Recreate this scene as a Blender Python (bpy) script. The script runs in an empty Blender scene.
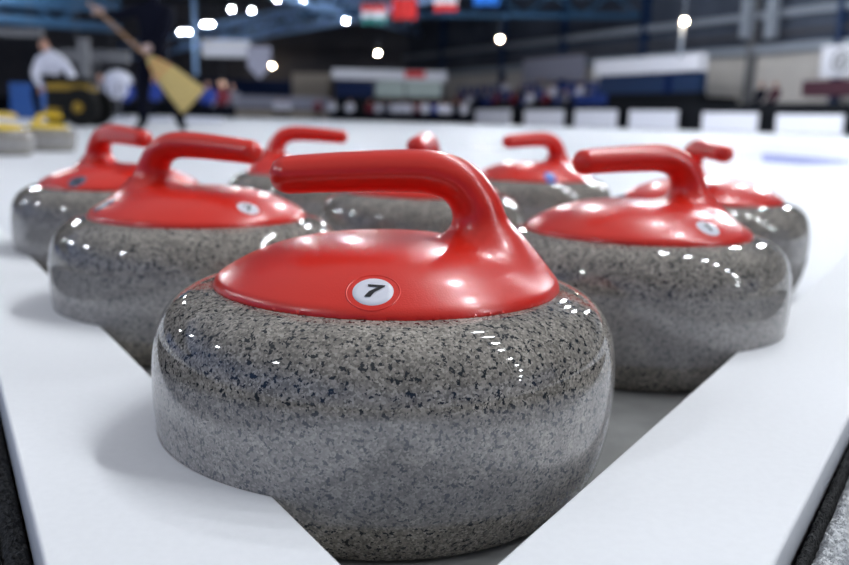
import bpy, bmesh, math, random
import numpy as np
from mathutils import Vector, Matrix
random.seed(7)
rng = np.random.default_rng(5)
C = bpy.context.scene.collection
S = bpy.context.scene
PI = math.pi

# ------------------------------------------------------------------ camera
FPX = 865.3
CO = Vector((0.02647, -0.51664, 0.22844))
CF = Vector((-0.00942923, 0.98252537, -0.18588973))
CR = Vector((0.99960464, 0.01418603, 0.02427585))
CU = Vector((-0.02648867, 0.18558733, 0.98227068))
cam = bpy.data.cameras.new('camera'); camo = bpy.data.objects.new('camera', cam); C.objects.link(camo)
m = Matrix((CR, CU, -CF)).transposed().to_4x4(); m.translation = CO
camo.matrix_world = m
cam.sensor_width = 36; cam.lens = 36*FPX/849; cam.clip_start = .02; cam.clip_end = 400
cam.dof.use_dof = True; cam.dof.focus_distance = .44; cam.dof.aperture_fstop = cam.lens/1000/.0055
S.camera = camo
# ------------------------------------------------------------------ world, exposure
w = bpy.data.worlds.new('hall_air'); S.world = w; w.use_nodes = True
wn_ = w.node_tree.nodes; wl_ = w.node_tree.links
tc = wn_.new('ShaderNodeTexCoord'); sx = wn_.new('ShaderNodeSeparateXYZ'); cr = wn_.new('ShaderNodeValToRGB')   # dark blue upper walls, pale lit roof overhead
wl_.new(tc.outputs['Generated'], sx.inputs[0]); wl_.new(sx.outputs[2], cr.inputs[0]); 
cl = wn_.new('ShaderNodeValToRGB'); wl_.new(sx.outputs[2], cl.inputs[0])          # the hall's left side is bluer
cl.color_ramp.elements[0].position = .0; cl.color_ramp.elements[0].color = (.05, .10, .26, 1)
cl.color_ramp.elements[1].position = .80; cl.color_ramp.elements[1].color = (.42, .43, .46, 1)
x = cl.color_ramp.elements.new(.22); x.color = (.07, .19, .50, 1)
x = cl.color_ramp.elements.new(.50); x.color = (.20, .22, .28, 1)
mr = wn_.new('ShaderNodeMapRange'); mr.inputs[1].default_value = .1; mr.inputs[2].default_value = -.5; wl_.new(sx.outputs[0], mr.inputs[0])
mw = wn_.new('ShaderNodeMix'); mw.data_type = 'RGBA'; wl_.new(mr.outputs[0], mw.inputs[0]); wl_.new(cr.outputs[0], mw.inputs[6]); wl_.new(cl.outputs[0], mw.inputs[7])
wl_.new(mw.outputs[2], wn_['Background'].inputs[0])
cr.color_ramp.elements[0].position = .0; cr.color_ramp.elements[0].color = (.020, .050, .15, 1)
cr.color_ramp.elements[1].position = .80; cr.color_ramp.elements[1].color = (.40, .41, .44, 1)
x = cr.color_ramp.elements.new(.12); x.color = (.035, .11, .32, 1)
x = cr.color_ramp.elements.new(.30); x.color = (.03, .045, .08, 1)
x = cr.color_ramp.elements.new(.55); x.color = (.22, .23, .25, 1)
wn_['Background'].inputs[1].default_value = 1.0
S.view_settings.view_transform = 'Standard'; S.view_settings.look = 'None'
S.view_settings.exposure = 0.0; S.view_settings.gamma = 1; S.view_settings.use_curve_mapping = False
try: S.cycles.max_bounces = 8; S.cycles.sample_clamp_indirect = 6
except Exception: pass
LAMP = 375.0          # radiance of the hall's lamp globes
# where the overhead lamps hang (x, y); all 6.6 m up
HANG = [(2.1,4.4),(2.9,2.7),(3.9,1.1),(5.3,-.4),(8.3,-2.3),(12,-3.9),(16.5,-5.6),(24,-9.2),(32,-13),
        (1.3,14),(6,17.5),(7.2,15.2),(5.8,23),(11,20),(-22,13.5),(-17,7),(-12.8,.6),(-8,-5.5),
        (10,30),(2,36),(-7,34),(-17,33),(-14,23),(-3,27),(13,25)]  # this line: unseen lamps added to brighten the right wall and its boards

# ------------------------------------------------------------------ helpers
def ray(px, py):
    return CF + CR*((px-424.5)/FPX) - CU*((py-282.5)/FPX)
def at(px, py, Y):
    d = ray(px, py); return CO + d*((Y-CO.y)/d.y)
def ground(px, py, z=0.0):
    d = ray(px, py); return CO + d*((z-CO.z)/d.z)

class MB:
    def __init__(s): s.v = []; s.f = []; s.mi = []; s.sm = []
    def add(s, vs, fs, mi=0, sm=False):
        b = len(s.v); s.v += [tuple(v) for v in vs]
        for f in fs: s.f.append(tuple(b+i for i in f)); s.mi.append(mi); s.sm.append(sm)
    def box(s, x0, x1, y0, y1, z0, z1, mi=0, mat=None):
        vs = [Vector((x, y, z)) for x in (x0, x1) for y in (y0, y1) for z in (z0, z1)]
        if mat: vs = [mat @ v for v in vs]
        s.add(vs, [(0,1,3,2),(4,6,7,5),(0,4,5,1),(2,3,7,6),(0,2,6,4),(1,5,7,3)], mi)
    def tube(s, pts, rs, n=12, mi=0, sy=1.0, cap=True):
        pts = [Vector(p) for p in pts]; rings = []
        for i, p in enumerate(pts):
            t = (pts[min(i+1, len(pts)-1)] - pts[max(i-1, 0)]).normalized()
            a = t.cross(Vector((0,0,1)));
            if a.length < .05: a = t.cross(Vector((0,1,0)))
            a.normalize(); b = t.cross(a)
            rings.append([p + (a*math.cos(2*PI*k/n) + b*math.sin(2*PI*k/n)*sy)*rs[i] for k in range(n)])
        vs = [v for r in rings for v in r]; fs = []
        for i in range(len(pts)-1):
            for k in range(n):
                fs.append((i*n+k, i*n+(k+1)%n, (i+1)*n+(k+1)%n, (i+1)*n+k))
        if cap: fs += [tuple(range(n))[::-1], tuple((len(pts)-1)*n+k for k in range(n))]
        s.add(vs, fs, mi, True)
    def lathe(s, prof, n=32, mi=0, o=(0,0,0)):
        vs = []; fs = []
        for r, z in prof:
            for k in range(n):
                a = 2*PI*k/n; vs.append((o[0]+r*math.cos(a), o[1]+r*math.sin(a), o[2]+z))
        for i in range(len(prof)-1):
            for k in range(n):
                fs.append((i*n+k, i*n+(k+1)%n, (i+1)*n+(k+1)%n, (i+1)*n+k))
        fs += [tuple(range(n))[::-1], tuple((len(prof)-1)*n+k for k in range(n))]
        s.add(vs, fs, mi, True)
    def mesh(s, name, mats):
        me = bpy.data.meshes.new(name); me.from_pydata(s.v, [], s.f)
        for q in (mats if isinstance(mats, (list, tuple)) else [mats]): me.materials.append(q)
        me.polygons.foreach_set('material_index', s.mi); me.polygons.foreach_set('use_smooth', s.sm)
        bm = bmesh.new(); bm.from_mesh(me); bmesh.ops.recalc_face_normals(bm, faces=bm.faces); bm.to_mesh(me); bm.free()
        me.update(); return me
    def build(s, name, mats, parent=None):
        return link(name, s.mesh(name, mats), parent)
def link(name, me, parent=None):
    o = bpy.data.objects.new(name, me); C.objects.link(o)
    if parent: o.parent = parent
    return o
def tag(o, label=None, cat=None, group=None, kind=None):
    if label: o['label'] = label
    if cat: o['category'] = cat
    if group: o['group'] = group
    if kind: o['kind'] = kind
    return o
def empty(name, loc, rz=0):
    o = bpy.data.objects.new(name, None); C.objects.link(o); o.location = loc; o.rotation_euler = (0,0,rz)
    o.empty_display_size = .1; return o
def copy_tree(o, parent=None):
    c = o.copy(); C.objects.link(c); c.parent = parent
    for ch in list(o.children): copy_tree(ch, c)
    return c
def centred(o):
    """move a one-mesh thing's origin to the middle of its base"""
    vs = [v.co for v in o.data.vertices]
    lo = Vector([min(v[i] for v in vs) for i in range(3)]); hi = Vector([max(v[i] for v in vs) for i in range(3)])
    p = Vector(((lo.x+hi.x)/2, (lo.y+hi.y)/2, lo.z))
    o.data.transform(Matrix.Translation(-p)); o.location = o.location + p
    return o

def mat(name, col, rough=.6, coat=0, emit=None, strength=0, metal=0, spec=.5):
    m = bpy.data.materials.new(name); m.use_nodes = True; nt = m.node_tree; b = nt.nodes['Principled BSDF']
    b.inputs['Base Color'].default_value = (*col, 1); b.inputs['Roughness'].default_value = rough
    b.inputs['Coat Weight'].default_value = coat; b.inputs['Coat Roughness'].default_value = .05
    b.inputs['Metallic'].default_value = metal; b.inputs['Specular IOR Level'].default_value = spec
    if emit: b.inputs['Emission Color'].default_value = (*emit, 1); b.inputs['Emission Strength'].default_value = strength
    return m
def N(m, t, **k):
    n = m.node_tree.nodes.new(t)
    for a, v in k.items(): setattr(n, a, v)
    return n
def L(m, a, b): m.node_tree.links.new(a, b)
def noisy(name, col, col2, scale, rough=.7, bump=0, bscale=None, dist=.002, **k):
    """procedural two-tone surface with an optional bump"""
    m = mat(name, col, rough, **k); b = m.node_tree.nodes['Principled BSDF']
    tc = N(m, 'ShaderNodeTexCoord'); no = N(m, 'ShaderNodeTexNoise'); no.inputs['Scale'].default_value = scale; no.inputs['Detail'].default_value = 4
    L(m, tc.outputs['Object'], no.inputs['Vector'])
    cr = N(m, 'ShaderNodeValToRGB'); cr.color_ramp.elements[0].position = .35; cr.color_ramp.elements[1].position = .65
    cr.color_ramp.elements[0].color = (*col, 1); cr.color_ramp.elements[1].color = (*col2, 1)
    L(m, no.outputs['Fac'], cr.inputs[0]); L(m, cr.outputs[0], b.inputs['Base Color'])
    if bump:
        n2 = N(m, 'ShaderNodeTexNoise'); n2.inputs['Scale'].default_value = bscale or scale*4; n2.inputs['Detail'].default_value = 3
        L(m, tc.outputs['Object'], n2.inputs['Vector'])
        bp = N(m, 'ShaderNodeBump'); bp.inputs['Strength'].default_value = bump; bp.inputs['Distance'].default_value = dist
        L(m, n2.outputs['Fac'], bp.inputs['Height']); L(m, bp.outputs[0], b.inputs['Normal'])
    return m

# ------------------------------------------------------------------ materials
def granite():
    m = mat('granite', (.3,.3,.28), .12); nt = m.node_tree; b = nt.nodes['Principled BSDF']
    tc = N(m, 'ShaderNodeTexCoord')
    v1 = N(m, 'ShaderNodeTexVoronoi'); v1.inputs['Scale'].default_value = 850
    L(m, tc.outputs['Object'], v1.inputs['Vector'])
    c1 = N(m, 'ShaderNodeValToRGB'); e = c1.color_ramp
    sep = N(m, 'ShaderNodeSeparateColor'); L(m, v1.outputs['Color'], sep.inputs[0]); L(m, sep.outputs[0], c1.inputs[0])
    e.elements[0].position = 0; e.elements[0].color = (.15,.135,.115,1)
    e.elements[1].position = 1; e.elements[1].color = (.50,.45,.385,1)
    x = e.elements.new(.35); x.color = (.26,.235,.20,1)
    x = e.elements.new(.7); x.color = (.35,.315,.27,1)
    # dark mineral flecks
    ns = N(m, 'ShaderNodeTexNoise'); ns.inputs['Scale'].default_value = 330; ns.inputs['Detail'].default_value = 2; ns.inputs['Roughness'].default_value = .62
    L(m, tc.outputs['Object'], ns.inputs['Vector'])
    c2 = N(m, 'ShaderNodeValToRGB'); c2.color_ramp.elements[0].position = .572; c2.color_ramp.elements[1].position = .612
    L(m, ns.outputs['Fac'], c2.inputs[0])
    # slow drift of the tone
    n3 = N(m, 'ShaderNodeTexNoise'); n3.inputs['Scale'].default_value = 60; n3.inputs['Detail'].default_value = 3
    L(m, tc.outputs['Object'], n3.inputs['Vector'])
    mr = N(m, 'ShaderNodeMapRange'); mr.inputs[1].default_value=.3; mr.inputs[2].default_value=.7; mr.inputs[3].default_value=.78; mr.inputs[4].default_value=1.15
    L(m, n3.outputs['Fac'], mr.inputs[0])
    mu = N(m, 'ShaderNodeVectorMath', operation='SCALE'); L(m, c1.outputs[0], mu.inputs[0]); L(m, mr.outputs[0], mu.inputs['Scale'])
    mix = N(m, 'ShaderNodeMix', data_type='RGBA'); L(m, c2.outputs[0], mix.inputs[0]); L(m, mu.outputs[0], mix.inputs[6])
    mix.inputs[7].default_value = (.022,.026,.03,1)
    # ground striking band: paler and less polished
    sx = N(m, 'ShaderNodeSeparateXYZ'); L(m, tc.outputs['Object'], sx.inputs[0])
    bd = N(m, 'ShaderNodeValToRGB'); el = bd.color_ramp.elements
    mz = N(m, 'ShaderNodeMath', operation='MULTIPLY'); mz.inputs[1].default_value = 10; L(m, sx.outputs[2], mz.inputs[0]); L(m, mz.outputs[0], bd.inputs[0])
    el[0].position = .25; el[0].color = (0,0,0,1); el[1].position = .90; el[1].color = (0,0,0,1)
    x = el.new(.29); x.color = (1,1,1,1); x = el.new(.84); x.color = (1,1,1,1)
    mix2 = N(m, 'ShaderNodeMix', data_type='RGBA'); mix2.inputs[7].default_value = (.47,.47,.50,1)
    mf = N(m, 'ShaderNodeMath', operation='MULTIPLY'); mf.inputs[1].default_value = .26; L(m, bd.outputs[0], mf.inputs[0])
    L(m, mf.outputs[0], mix2.inputs[0]); L(m, mix.outputs[2], mix2.inputs[6])
    L(m, mix2.outputs[2], b.inputs['Base Color'])
    rr = N(m, 'ShaderNodeMapRange'); rr.inputs[3].default_value = .045; rr.inputs[4].default_value = .12; L(m, bd.outputs[0], rr.inputs[0]); L(m, rr.outputs[0], b.inputs['Roughness'])
    b.inputs['IOR'].default_value = 1.6
    return m
M = {}
M['granite'] = granite()
def plastic(name, col, rough, bump):
    m = mat(name, col, rough); b = m.node_tree.nodes['Principled BSDF']
    tc = N(m, 'ShaderNodeTexCoord'); n2 = N(m, 'ShaderNodeTexNoise'); n2.inputs['Scale'].default_value = 1000; n2.inputs['Detail'].default_value = 2
    L(m, tc.outputs['Object'], n2.inputs['Vector'])
    bp = N(m, 'ShaderNodeBump'); bp.inputs['Strength'].default_value = bump; bp.inputs['Distance'].default_value = .0002
    L(m, n2.outputs['Fac'], bp.inputs['Height']); L(m, bp.outputs[0], b.inputs['Normal'])
    b.inputs['Coat Weight'].default_value = .35; b.inputs['Coat Roughness'].default_value = .15
    return m
M['red'] = plastic('red_plastic', (.76,.020,.007), .30, .55)
M['yellow'] = plastic('yellow_plastic', (.80,.55,.02), .3, .2)
M['label_white'] = mat('label_white', (.80,.80,.86), .3)
M['label_grey'] = mat('label_grey', (.10,.12,.18), .3)
M['ink'] = mat('ink', (.012,.012,.015), .4)
M['blue_tape'] = mat('blue_tape', (.05,.16,.62), .35)
M['foam'] = noisy('white_foam', (.88,.885,.90), (.90,.905,.92), 200, .8, .15, 1500, .0003)
M['ice'] = noisy('rink_ice', (.76,.775,.815), (.81,.82,.855), 1.3, .55, .03, 40, .002, spec=.25)
M['mat'] = noisy('black_rubber', (.006,.006,.008), (.014,.015,.018), 300, .9, .8, 500, .002, spec=.1)
M['fluff'] = noisy('frosted_pile', (.62,.63,.64), (.88,.89,.90), 260, .95, .9, 700, .003)
M['dpile'] = noisy('dark_pile', (.015,.015,.015), (.06,.06,.06), 400, .95, .9, 700, .003)
M['blueice'] = mat('blue_ice_paint', (.06,.12,.66), .3)
M['paleblue'] = mat('pale_blue_ice_paint', (.50,.56,.85), .3)
M['shaded_ice'] = noisy('grey_shade_sheet', (.25,.25,.24), (.31,.31,.30), 30, .6)  # shade on the ice between the stones, put into the colour
M['shadow_ice'] = mat('grey_ice_shadow', (.45,.46,.50), .3)
M['redice'] = mat('pink_ice_paint', (.82,.62,.66), .3)

# ------------------------------------------------------------------ ground
def flat(name, pts, z, mt, th=0.0):
    mb = MB(); n = len(pts)
    if th:
        mb.add([(x,y,z-th) for x,y in pts]+[(x,y,z) for x,y in pts], [tuple(range(n))[::-1], tuple(range(n,2*n))]+[(i,(i+1)%n,n+(i+1)%n,n+i) for i in range(n)])
    else: mb.add([(x,y,z) for x,y in pts], [tuple(range(n))])
    return mb.build(name, mt)
ice = flat('floor', [(-95,-6),(60,-6),(60,95),(-95,95)], 0, M['ice'], .1); tag(ice, kind='structure')

# ------------------------------------------------------------------ stones: positions and shape
ST = {'A':(-.0023,.0239),'B':(-.2136,.3624),'C':(.2244,.3276),'D':(-.4195,.7092),'E':(.0085,.7147),'F':(.4046,.7140),'G':(-.2085,1.0733),'H':(.2065,1.0851)}
SR, SH, ZM, NU, NL, RT, RB = .145, .1265, .0668, 3.0453, 1.8321, .0928, .121
def rat(z):
    s = (1-z/ZM)**(NL/2) if z < ZM else ((z-ZM)/(SH-ZM))**(NU/2)
    co = math.sqrt(max(0, 1-s*s)); return (RB+(SR-RB)*co**(2/NL)) if z < ZM else RT+(SR-RT)*co**(2/NU)
def stone_mesh():
    mb = MB(); pr = [(.02, .004), (.055, .004), (.062, 0), (.075, 0)]
    for i in range(14):
        t = PI/2*(1-i/14); pr.append((RB+(SR-RB)*math.cos(t)**(2/NL), ZM-ZM*math.sin(t)**(2/NL)))
    for i in range(29):
        t = PI/2*i/28; pr.append((RT+(SR-RT)*math.cos(t)**(2/NU), ZM+(SH-ZM)*math.sin(t)**(2/NU)))
    pr += [(.06, SH), (.01, SH)]
    mb.lathe(pr, 128); return mb.mesh('stone_body', M['granite'])

# handle: plate, neck and grip blended into one skin (surface nets on a distance field)
PZ, PR, PRIM, PDOME = .1255, .108, .0040, .0264       # plate base height, radius, rim thickness, dome rise
def plate_top(r): return PRIM + PDOME*(1-np.clip(r/PR, 0, 1)**3.0)
GR = [(.0625,.1922,.0119),(.0350,.1943,.0124),(.0,.1962,.0131),(-.026,.1958,.0136),(-.044,.1895,.0143),(-.0545,.176,.0152),(-.0600,.160,.0170),(-.0670,.144,.0215),(-.0700,.134,.0240)]
def densify(G, n=7):
    G = np.array(G); P = np.vstack([2*G[0]-G[1], G, 2*G[-1]-G[-2]]); o = []
    for i in range(len(G)-1):
        p0, p1, p2, p3 = P[i:i+4]
        for t in np.arange(n)/n: o.append(.5*(2*p1+(p2-p0)*t+(2*p0-5*p1+4*p2-p3)*t*t+(3*p1-p0-3*p2+p3)*t**3))
    return [tuple(q) for q in o]+[tuple(G[-1])]
GR = densify(GR)
def smin(a, b, k):
    h = np.clip(.5+.5*(b-a)/k, 0, 1); return b*(1-h)+a*h - k*h*(1-h)
def sdf(P):
    x, y, z = P[...,0], P[...,1], P[...,2]
    r = np.sqrt(x*x+y*y)
    top = plate_top(r)
    slope = PDOME*3.0*np.clip(r/PR, 0, 1)**2.0/PR
    d = (z-top)/np.sqrt(1+slope**2)
    d = -smin(-d, -(r-PR), .004); d = np.maximum(d, -z)
    g = None
    for (u0,h0,r0),(u1,h1,r1) in zip(GR[:-1], GR[1:]):
        ax, az, bx, bz = u0, h0-PZ, u1, h1-PZ
        dx, dz = bx-ax, bz-az; t = np.clip(((x-ax)*dx+(z-az)*dz)/(dx*dx+dz*dz), 0, 1)
        q = np.sqrt((x-ax-dx*t)**2+(y/1.12)**2+(z-az-dz*t)**2) - (r0+(r1-r0)*t)
        g = q if g is None else np.minimum(g, q)
    d = smin(d, g, .022)
    return np.maximum(d, -z)
def handle_mesh(h=.0017):
    lo = np.array([-.1115,-.1115,-.0030]); hi = np.array([.1115,.1115,.0900])
    n = np.ceil((hi-lo)/h).astype(int)+1
    ax = [lo[i]+h*np.arange(n[i]) for i in range(3)]
    G = np.stack(np.meshgrid(*ax, indexing='ij'), -1); D = sdf(G)
    ins = D < 0
    a = ins[:-1,:-1,:-1].astype(np.int8); s = a.copy()
    for i in (0,1):
        for j in (0,1):
            for k in (0,1):
                if i+j+k: s = s + ins[i:n[0]-1+i, j:n[1]-1+j, k:n[2]-1+k]
    cell = (s > 0) & (s < 8)
    idx = -np.ones(cell.shape, int); cs = np.argwhere(cell); idx[cell] = np.arange(len(cs))
    V = lo + h*(cs+.5)
    e = 2e-4
    for _ in range(5):                                  # pull every vertex onto the surface
        d = sdf(V); g = np.stack([(sdf(V+e*np.eye(3)[i])-sdf(V-e*np.eye(3)[i]))/(2*e) for i in range(3)], -1)
        V = V - np.clip(d, -h, h)[:,None]*g/np.maximum((g*g).sum(-1), .1)[:,None]
    F = []
    for axis in range(3):
        sl0 = [slice(1,-1)]*3; sl0[axis] = slice(0,-1); sl1 = [slice(1,-1)]*3; sl1[axis] = slice(1,None)
        A, B = ins[tuple(sl0)], ins[tuple(sl1)]
        e_ = np.argwhere(A != B); flip = A[tuple(e_.T)]
        off = np.array([1,1,1]); off[axis] = 0; e_ = e_+off
        u, v = (axis+1) % 3, (axis+2) % 3
        U = np.zeros(3, int); U[u] = 1; W = np.zeros(3, int); W[v] = 1
        q = np.stack([idx[tuple((e_-U-W).T)], idx[tuple((e_-W).T)], idx[tuple(e_.T)], idx[tuple((e_-U).T)]], -1)
        q[~flip] = q[~flip][:, ::-1]; F.append(q)
    F = np.concatenate(F); F = F[(F >= 0).all(1)]
    me = bpy.data.meshes.new('handle'); me.from_pydata(V.tolist(), [], F.tolist())
    me.polygons.foreach_set('use_smooth', [True]*len(me.polygons)); me.update()
    return me
SM, HM = stone_mesh(), handle_mesh()
HM.materials.append(M['red'])
HY = HM.copy(); HY.materials.clear(); HY.materials.append(M['yellow'])

GLYPH = {'7': [[(-.30,.36),(.42,.36),(.42,.27),(.10,-.10),(.0,-.42),(-.26,-.42),(-.14,-.08),(.16,.22),(-.26,.22)]],
         '4': [[(.08,.42),(.24,.42),(.24,-.10),(.36,-.10),(.36,-.22),(.24,-.22),(.24,-.42),(.06,-.42),(.06,-.22),(-.36,-.22),(-.36,-.08)]],
         '1': [[(-.02,.42),(.16,.42),(.10,-.42),(-.10,-.42),(-.04,.20),(-.22,.12),(-.20,.24)]]}
def surf_z(x, y):
    """height of the blended handle skin above the plate base, under the grip"""
    zs = np.linspace(.07, 0, 400)
    r = math.hypot(x, y); z = float(plate_top(r))+.035
    while z > 0:
        if float(sdf(np.array([[x, y, z]]))[0]) < 1e-5: return z
        z -= .0004
    return z
def number_label(x, y, up, R_, glyph, face, parent, sx=1.0):
    """round sticker lying on the plate at (x, y), its top towards angle up, with the moulded ring around it"""
    mb = MB(); mats = [M[face], M['ink'], M['red']]
    z0 = surf_z(x, y); e = .006
    n = Vector((-(surf_z(x+e, y)-surf_z(x-e, y))/(2*e), -(surf_z(x, y+e)-surf_z(x, y-e))/(2*e), 1)).normalized()
    ux = Vector((math.cos(up), math.sin(up), 0)); ux = (ux - n*ux.dot(n)).normalized(); rx = ux.cross(n)
    o = Vector((x, y, z0))
    def P(a, b, h):
        p = o + rx*a + ux*b
        q = p + n*.02
        for _ in range(14):
            d = float(sdf(np.array([tuple(q)]))[0]); q = q - n*d
            if abs(d) < 2e-5 or (q-p).length > .021: break
        if abs(d) > 5e-4: q = p - n*.001                     # ran past the rim: stay level with the middle
        return q + n*h
    K = 36; rr = [0, .35, .7, .94, 1.0]
    vs = [P(0,0,.0005)]; fs = []
    for q in rr[1:]:
        for k in range(K): vs.append(P(R_*sx*q*math.cos(2*PI*k/K), R_*q*math.sin(2*PI*k/K), .0005 if q < 1 else -.0003))
    fs += [(0, 1+k, 1+(k+1)%K) for k in range(K)]
    for i in range(len(rr)-2):
        b = 1+i*K; fs += [(b+k, b+K+k, b+K+(k+1)%K, b+(k+1)%K) for k in range(K)]
    mb.add(vs, fs, 0, True)
    K = 48; R1 = R_*1.27; vs = []                       # thin moulded ring
    for k in range(K):
        a = 2*PI*k/K
        for dr, h in ((-.0007,-.0003),(-.0003,.00035),(.0003,.00035),(.0007,-.0003)):
            vs.append(P((R1*sx+dr)*math.cos(a), (R1+dr)*math.sin(a), h))
    fs = [(4*k+j, 4*((k+1)%K)+j, 4*((k+1)%K)+j+1, 4*k+j+1) for k in range(K) for j in range(3)]
    mb.add(vs, fs, 2, True)
    if glyph:
        adv = .62; x0 = -adv*(len(glyph)-1)/2
        for gi, ch in enumerate(glyph):
            for poly in GLYPH[ch]:
                bm = bmesh.new(); bv = [bm.verts.new(((px+x0+gi*adv+.12*py)*R_*1.15, py*R_*1.15, 0)) for px, py in poly]
                bm.faces.new(bv); bmesh.ops.triangulate(bm, faces=bm.faces)
                bm.verts.index_update()
                vs = [P(v.co.x, v.co.y, .0009) for v in bm.verts]; fs = [tuple(v.index for v in f.verts) for f in bm.faces]
                mb.add(vs, fs, 1); bm.free()
    me = mb.mesh('number_label', mats)
    return link('number_label', me, parent)

LBL = {
 'A': 'nearest grey granite curling stone, red handle with a round label numbered 7',
 'B': 'red-handled granite curling stone just behind the nearest one on the left',
 'C': 'red-handled granite curling stone just behind the nearest one on the right',
 'D': 'red-handled granite curling stone at the far left of the group, touching the left foam arm',
 'E': 'curling stone in the middle, only its round red grip end showing above the nearest handle',
 'F': 'red-handled curling stone at the far right, its dark grip end pointing at the viewer',
 'G': 'rearmost red-handled granite curling stone on the left, partly hidden by the nearest grip',
 'H': 'rearmost red-handled granite curling stone on the right, blue strip of tape on its plate'}
PSI = dict(A=180, B=-22, C=202, D=-40, E=-98, F=-86, G=3, H=216)
def make_stone(loc, psi, hm, label, group, name='curling_stone'):
    t = empty(name, (loc[0], loc[1], 0), math.radians(psi)); tag(t, label, 'curling stone', group)
    link('stone_body', SM, t)
    h = link('handle', hm, t); h.location = (0, 0, PZ)
    return t, h
H = {}
for k, p in ST.items():
    t, h = make_stone(p, PSI[k], HM, LBL[k], 'red-handled curling stones between the foam arms'); H[k] = h
def put_label(k, px, py, R_, glyph, face, sx=1.0, up=None):
    """find where the label sits on the handle skin, in the handle's own frame"""
    a = math.radians(PSI[k]); T = Matrix.Translation((ST[k][0], ST[k][1], PZ)) @ Matrix.Rotation(a, 4, 'Z'); Ti = T.inverted()
    o = Ti @ CO; d = (Ti.to_3x3() @ ray(px, py)).normalized()
    t = (o.length)-.16
    for _ in range(400):
        s = float(sdf(np.array([tuple(o+d*t)]))[0])
        if s < 1e-4: break
        t += max(s*.8, 1e-4)
    q = o+d*t
    outward = math.atan2(q.y, q.x)
    return number_label(q.x, q.y, outward+PI if up is None else up-a, R_, glyph, face, H[k], sx)
put_label('A', 373, 291, .0112, '7', 'label_white', up=math.radians(86))
put_label('B', 248, 208, .0110, '7', 'label_white')
put_label('B', 104, 205, .0118, '1', 'label_grey')
put_label('C', 708, 228, .0112, '1', 'label_white')
put_label('D', 77, 181, .0125, '4', 'label_grey')
bt = put_label('H', 550, 177, .016, None, 'blue_tape', sx=.62); bt.name = 'blue_tape'; bt['label'] = 'strip of blue tape on the red plate'
# two yellow-handled stones further left on the ice
for (px, py, psi, lb) in ((4, 155, 40, 'yellow-handled curling stone standing on the ice at the left edge'),
                          (50, 151, 20, 'yellow-handled curling stone on the ice beside the black tyre, right one of the yellow pair')):
    g = ground(px, py); make_stone((g.x, g.y), psi, HY, lb, 'yellow-handled curling stones on the ice')

# ------------------------------------------------------------------ foam bumper
HF = .04
def foam_outline():
    pk = rat(HF)-.0012
    def arm(p0, ang, end, stones, side):
        """inner edge from p0 along ang, dipping around each stone's pocket"""
        d = Vector((math.cos(ang), math.sin(ang))); nrm = Vector((d.y, -d.x))*side      # points into the V
        pts = [Vector(p0)]
        for k in stones:
            c = Vector(ST[k]); rel = c-Vector(p0); h = rel.dot(nrm); t = rel.dot(d)
            if h >= pk: continue
            hw = math.sqrt(pk*pk-h*h); a0 = math.atan2(-h, -hw); a1 = math.atan2(-h, hw)
            n = 26
            for i in range(n+1):
                a = a0+(a1-a0)*i/n
                u, v = math.cos(a)*pk, math.sin(a)*pk
                pts.append(c + d*u + nrm*v)
        pts.append(Vector(p0)+d*end); return pts
    AL, AR = math.radians(122.6), math.radians(58.2)
    il0 = Vector((-.008, -.176)); ir0 = Vector((.059, -.167))
    dl = Vector((math.cos(AL), math.sin(AL))); dr = Vector((math.cos(AR), math.sin(AR)))
    # apex of the inner edges
    A_ = np.array([[dl.x, -dr.x],[dl.y, -dr.y]]); tt = np.linalg.solve(A_, np.array([ir0.x-il0.x, ir0.y-il0.y])); ap = il0+dl*tt[0]
    left = arm(ap, AL, 1.95, ['A','B','D'], 1); right = arm(ap, AR, 1.95, ['A','C','F'], -1)
    ol0 = Vector((-.134,-.183)); or0 = Vector((.179,-.165)); dlo = Vector((math.cos(math.radians(120)), math.sin(math.radians(120))))
    dro = Vector((math.cos(math.radians(57.8)), math.sin(math.radians(57.8))))
    yc = -.36
    outer_l = [ol0+dlo*1.95, ol0+dlo*((yc-ol0.y)/dlo.y)]
    outer_r = [or0+dro*((yc-or0.y)/dro.y), or0+dro*1.95]
    return left, right[1:], outer_l, outer_r
fl, fr, fol, forr = foam_outline()
poly = list(reversed(fl)) + fr + list(reversed(forr)) + list(reversed(fol))
bm = bmesh.new(); bot = [bm.verts.new((p.x, p.y, .001)) for p in poly]; f = bm.faces.new(bot)
r_ = bmesh.ops.extrude_face_region(bm, geom=[f]); 
for v in [g for g in r_['geom'] if isinstance(g, bmesh.types.BMVert)]: v.co.z = HF
bmesh.ops.recalc_face_normals(bm, faces=bm.faces)
top_e = [e for e in bm.edges if all(abs(v.co.z-HF) < 1e-6 for v in e.verts)]
bmesh.ops.bevel(bm, geom=top_e, offset=.0025, segments=3, profile=.5, affect='EDGES', clamp_overlap=True)
bmesh.ops.triangulate(bm, faces=[f for f in bm.faces if len(f.verts) > 4])
me = bpy.data.meshes.new('foam_bumper'); bm.to_mesh(me); bm.free(); me.materials.append(M['foam'])
for p in me.polygons: p.use_smooth = True
foam = link('foam_bumper', me); tag(foam, 'thick white V-shaped foam bumper cradling the red-handled stones', 'foam bumper')
wn = foam.modifiers.new('wn', 'WEIGHTED_NORMAL'); wn.keep_sharp = True

# grey sheet added under the stones for the shaded ice between the arms
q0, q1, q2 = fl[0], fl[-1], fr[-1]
base = flat('shade_sheet', [(q0.x, q0.y+.02), (.50, .62), (-.50, .62)], .0003, M['shaded_ice'], .0003)
tag(centred(base), 'grey sheet added for the shaded ice under the stones in the foam V', 'shade sheet')
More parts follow.
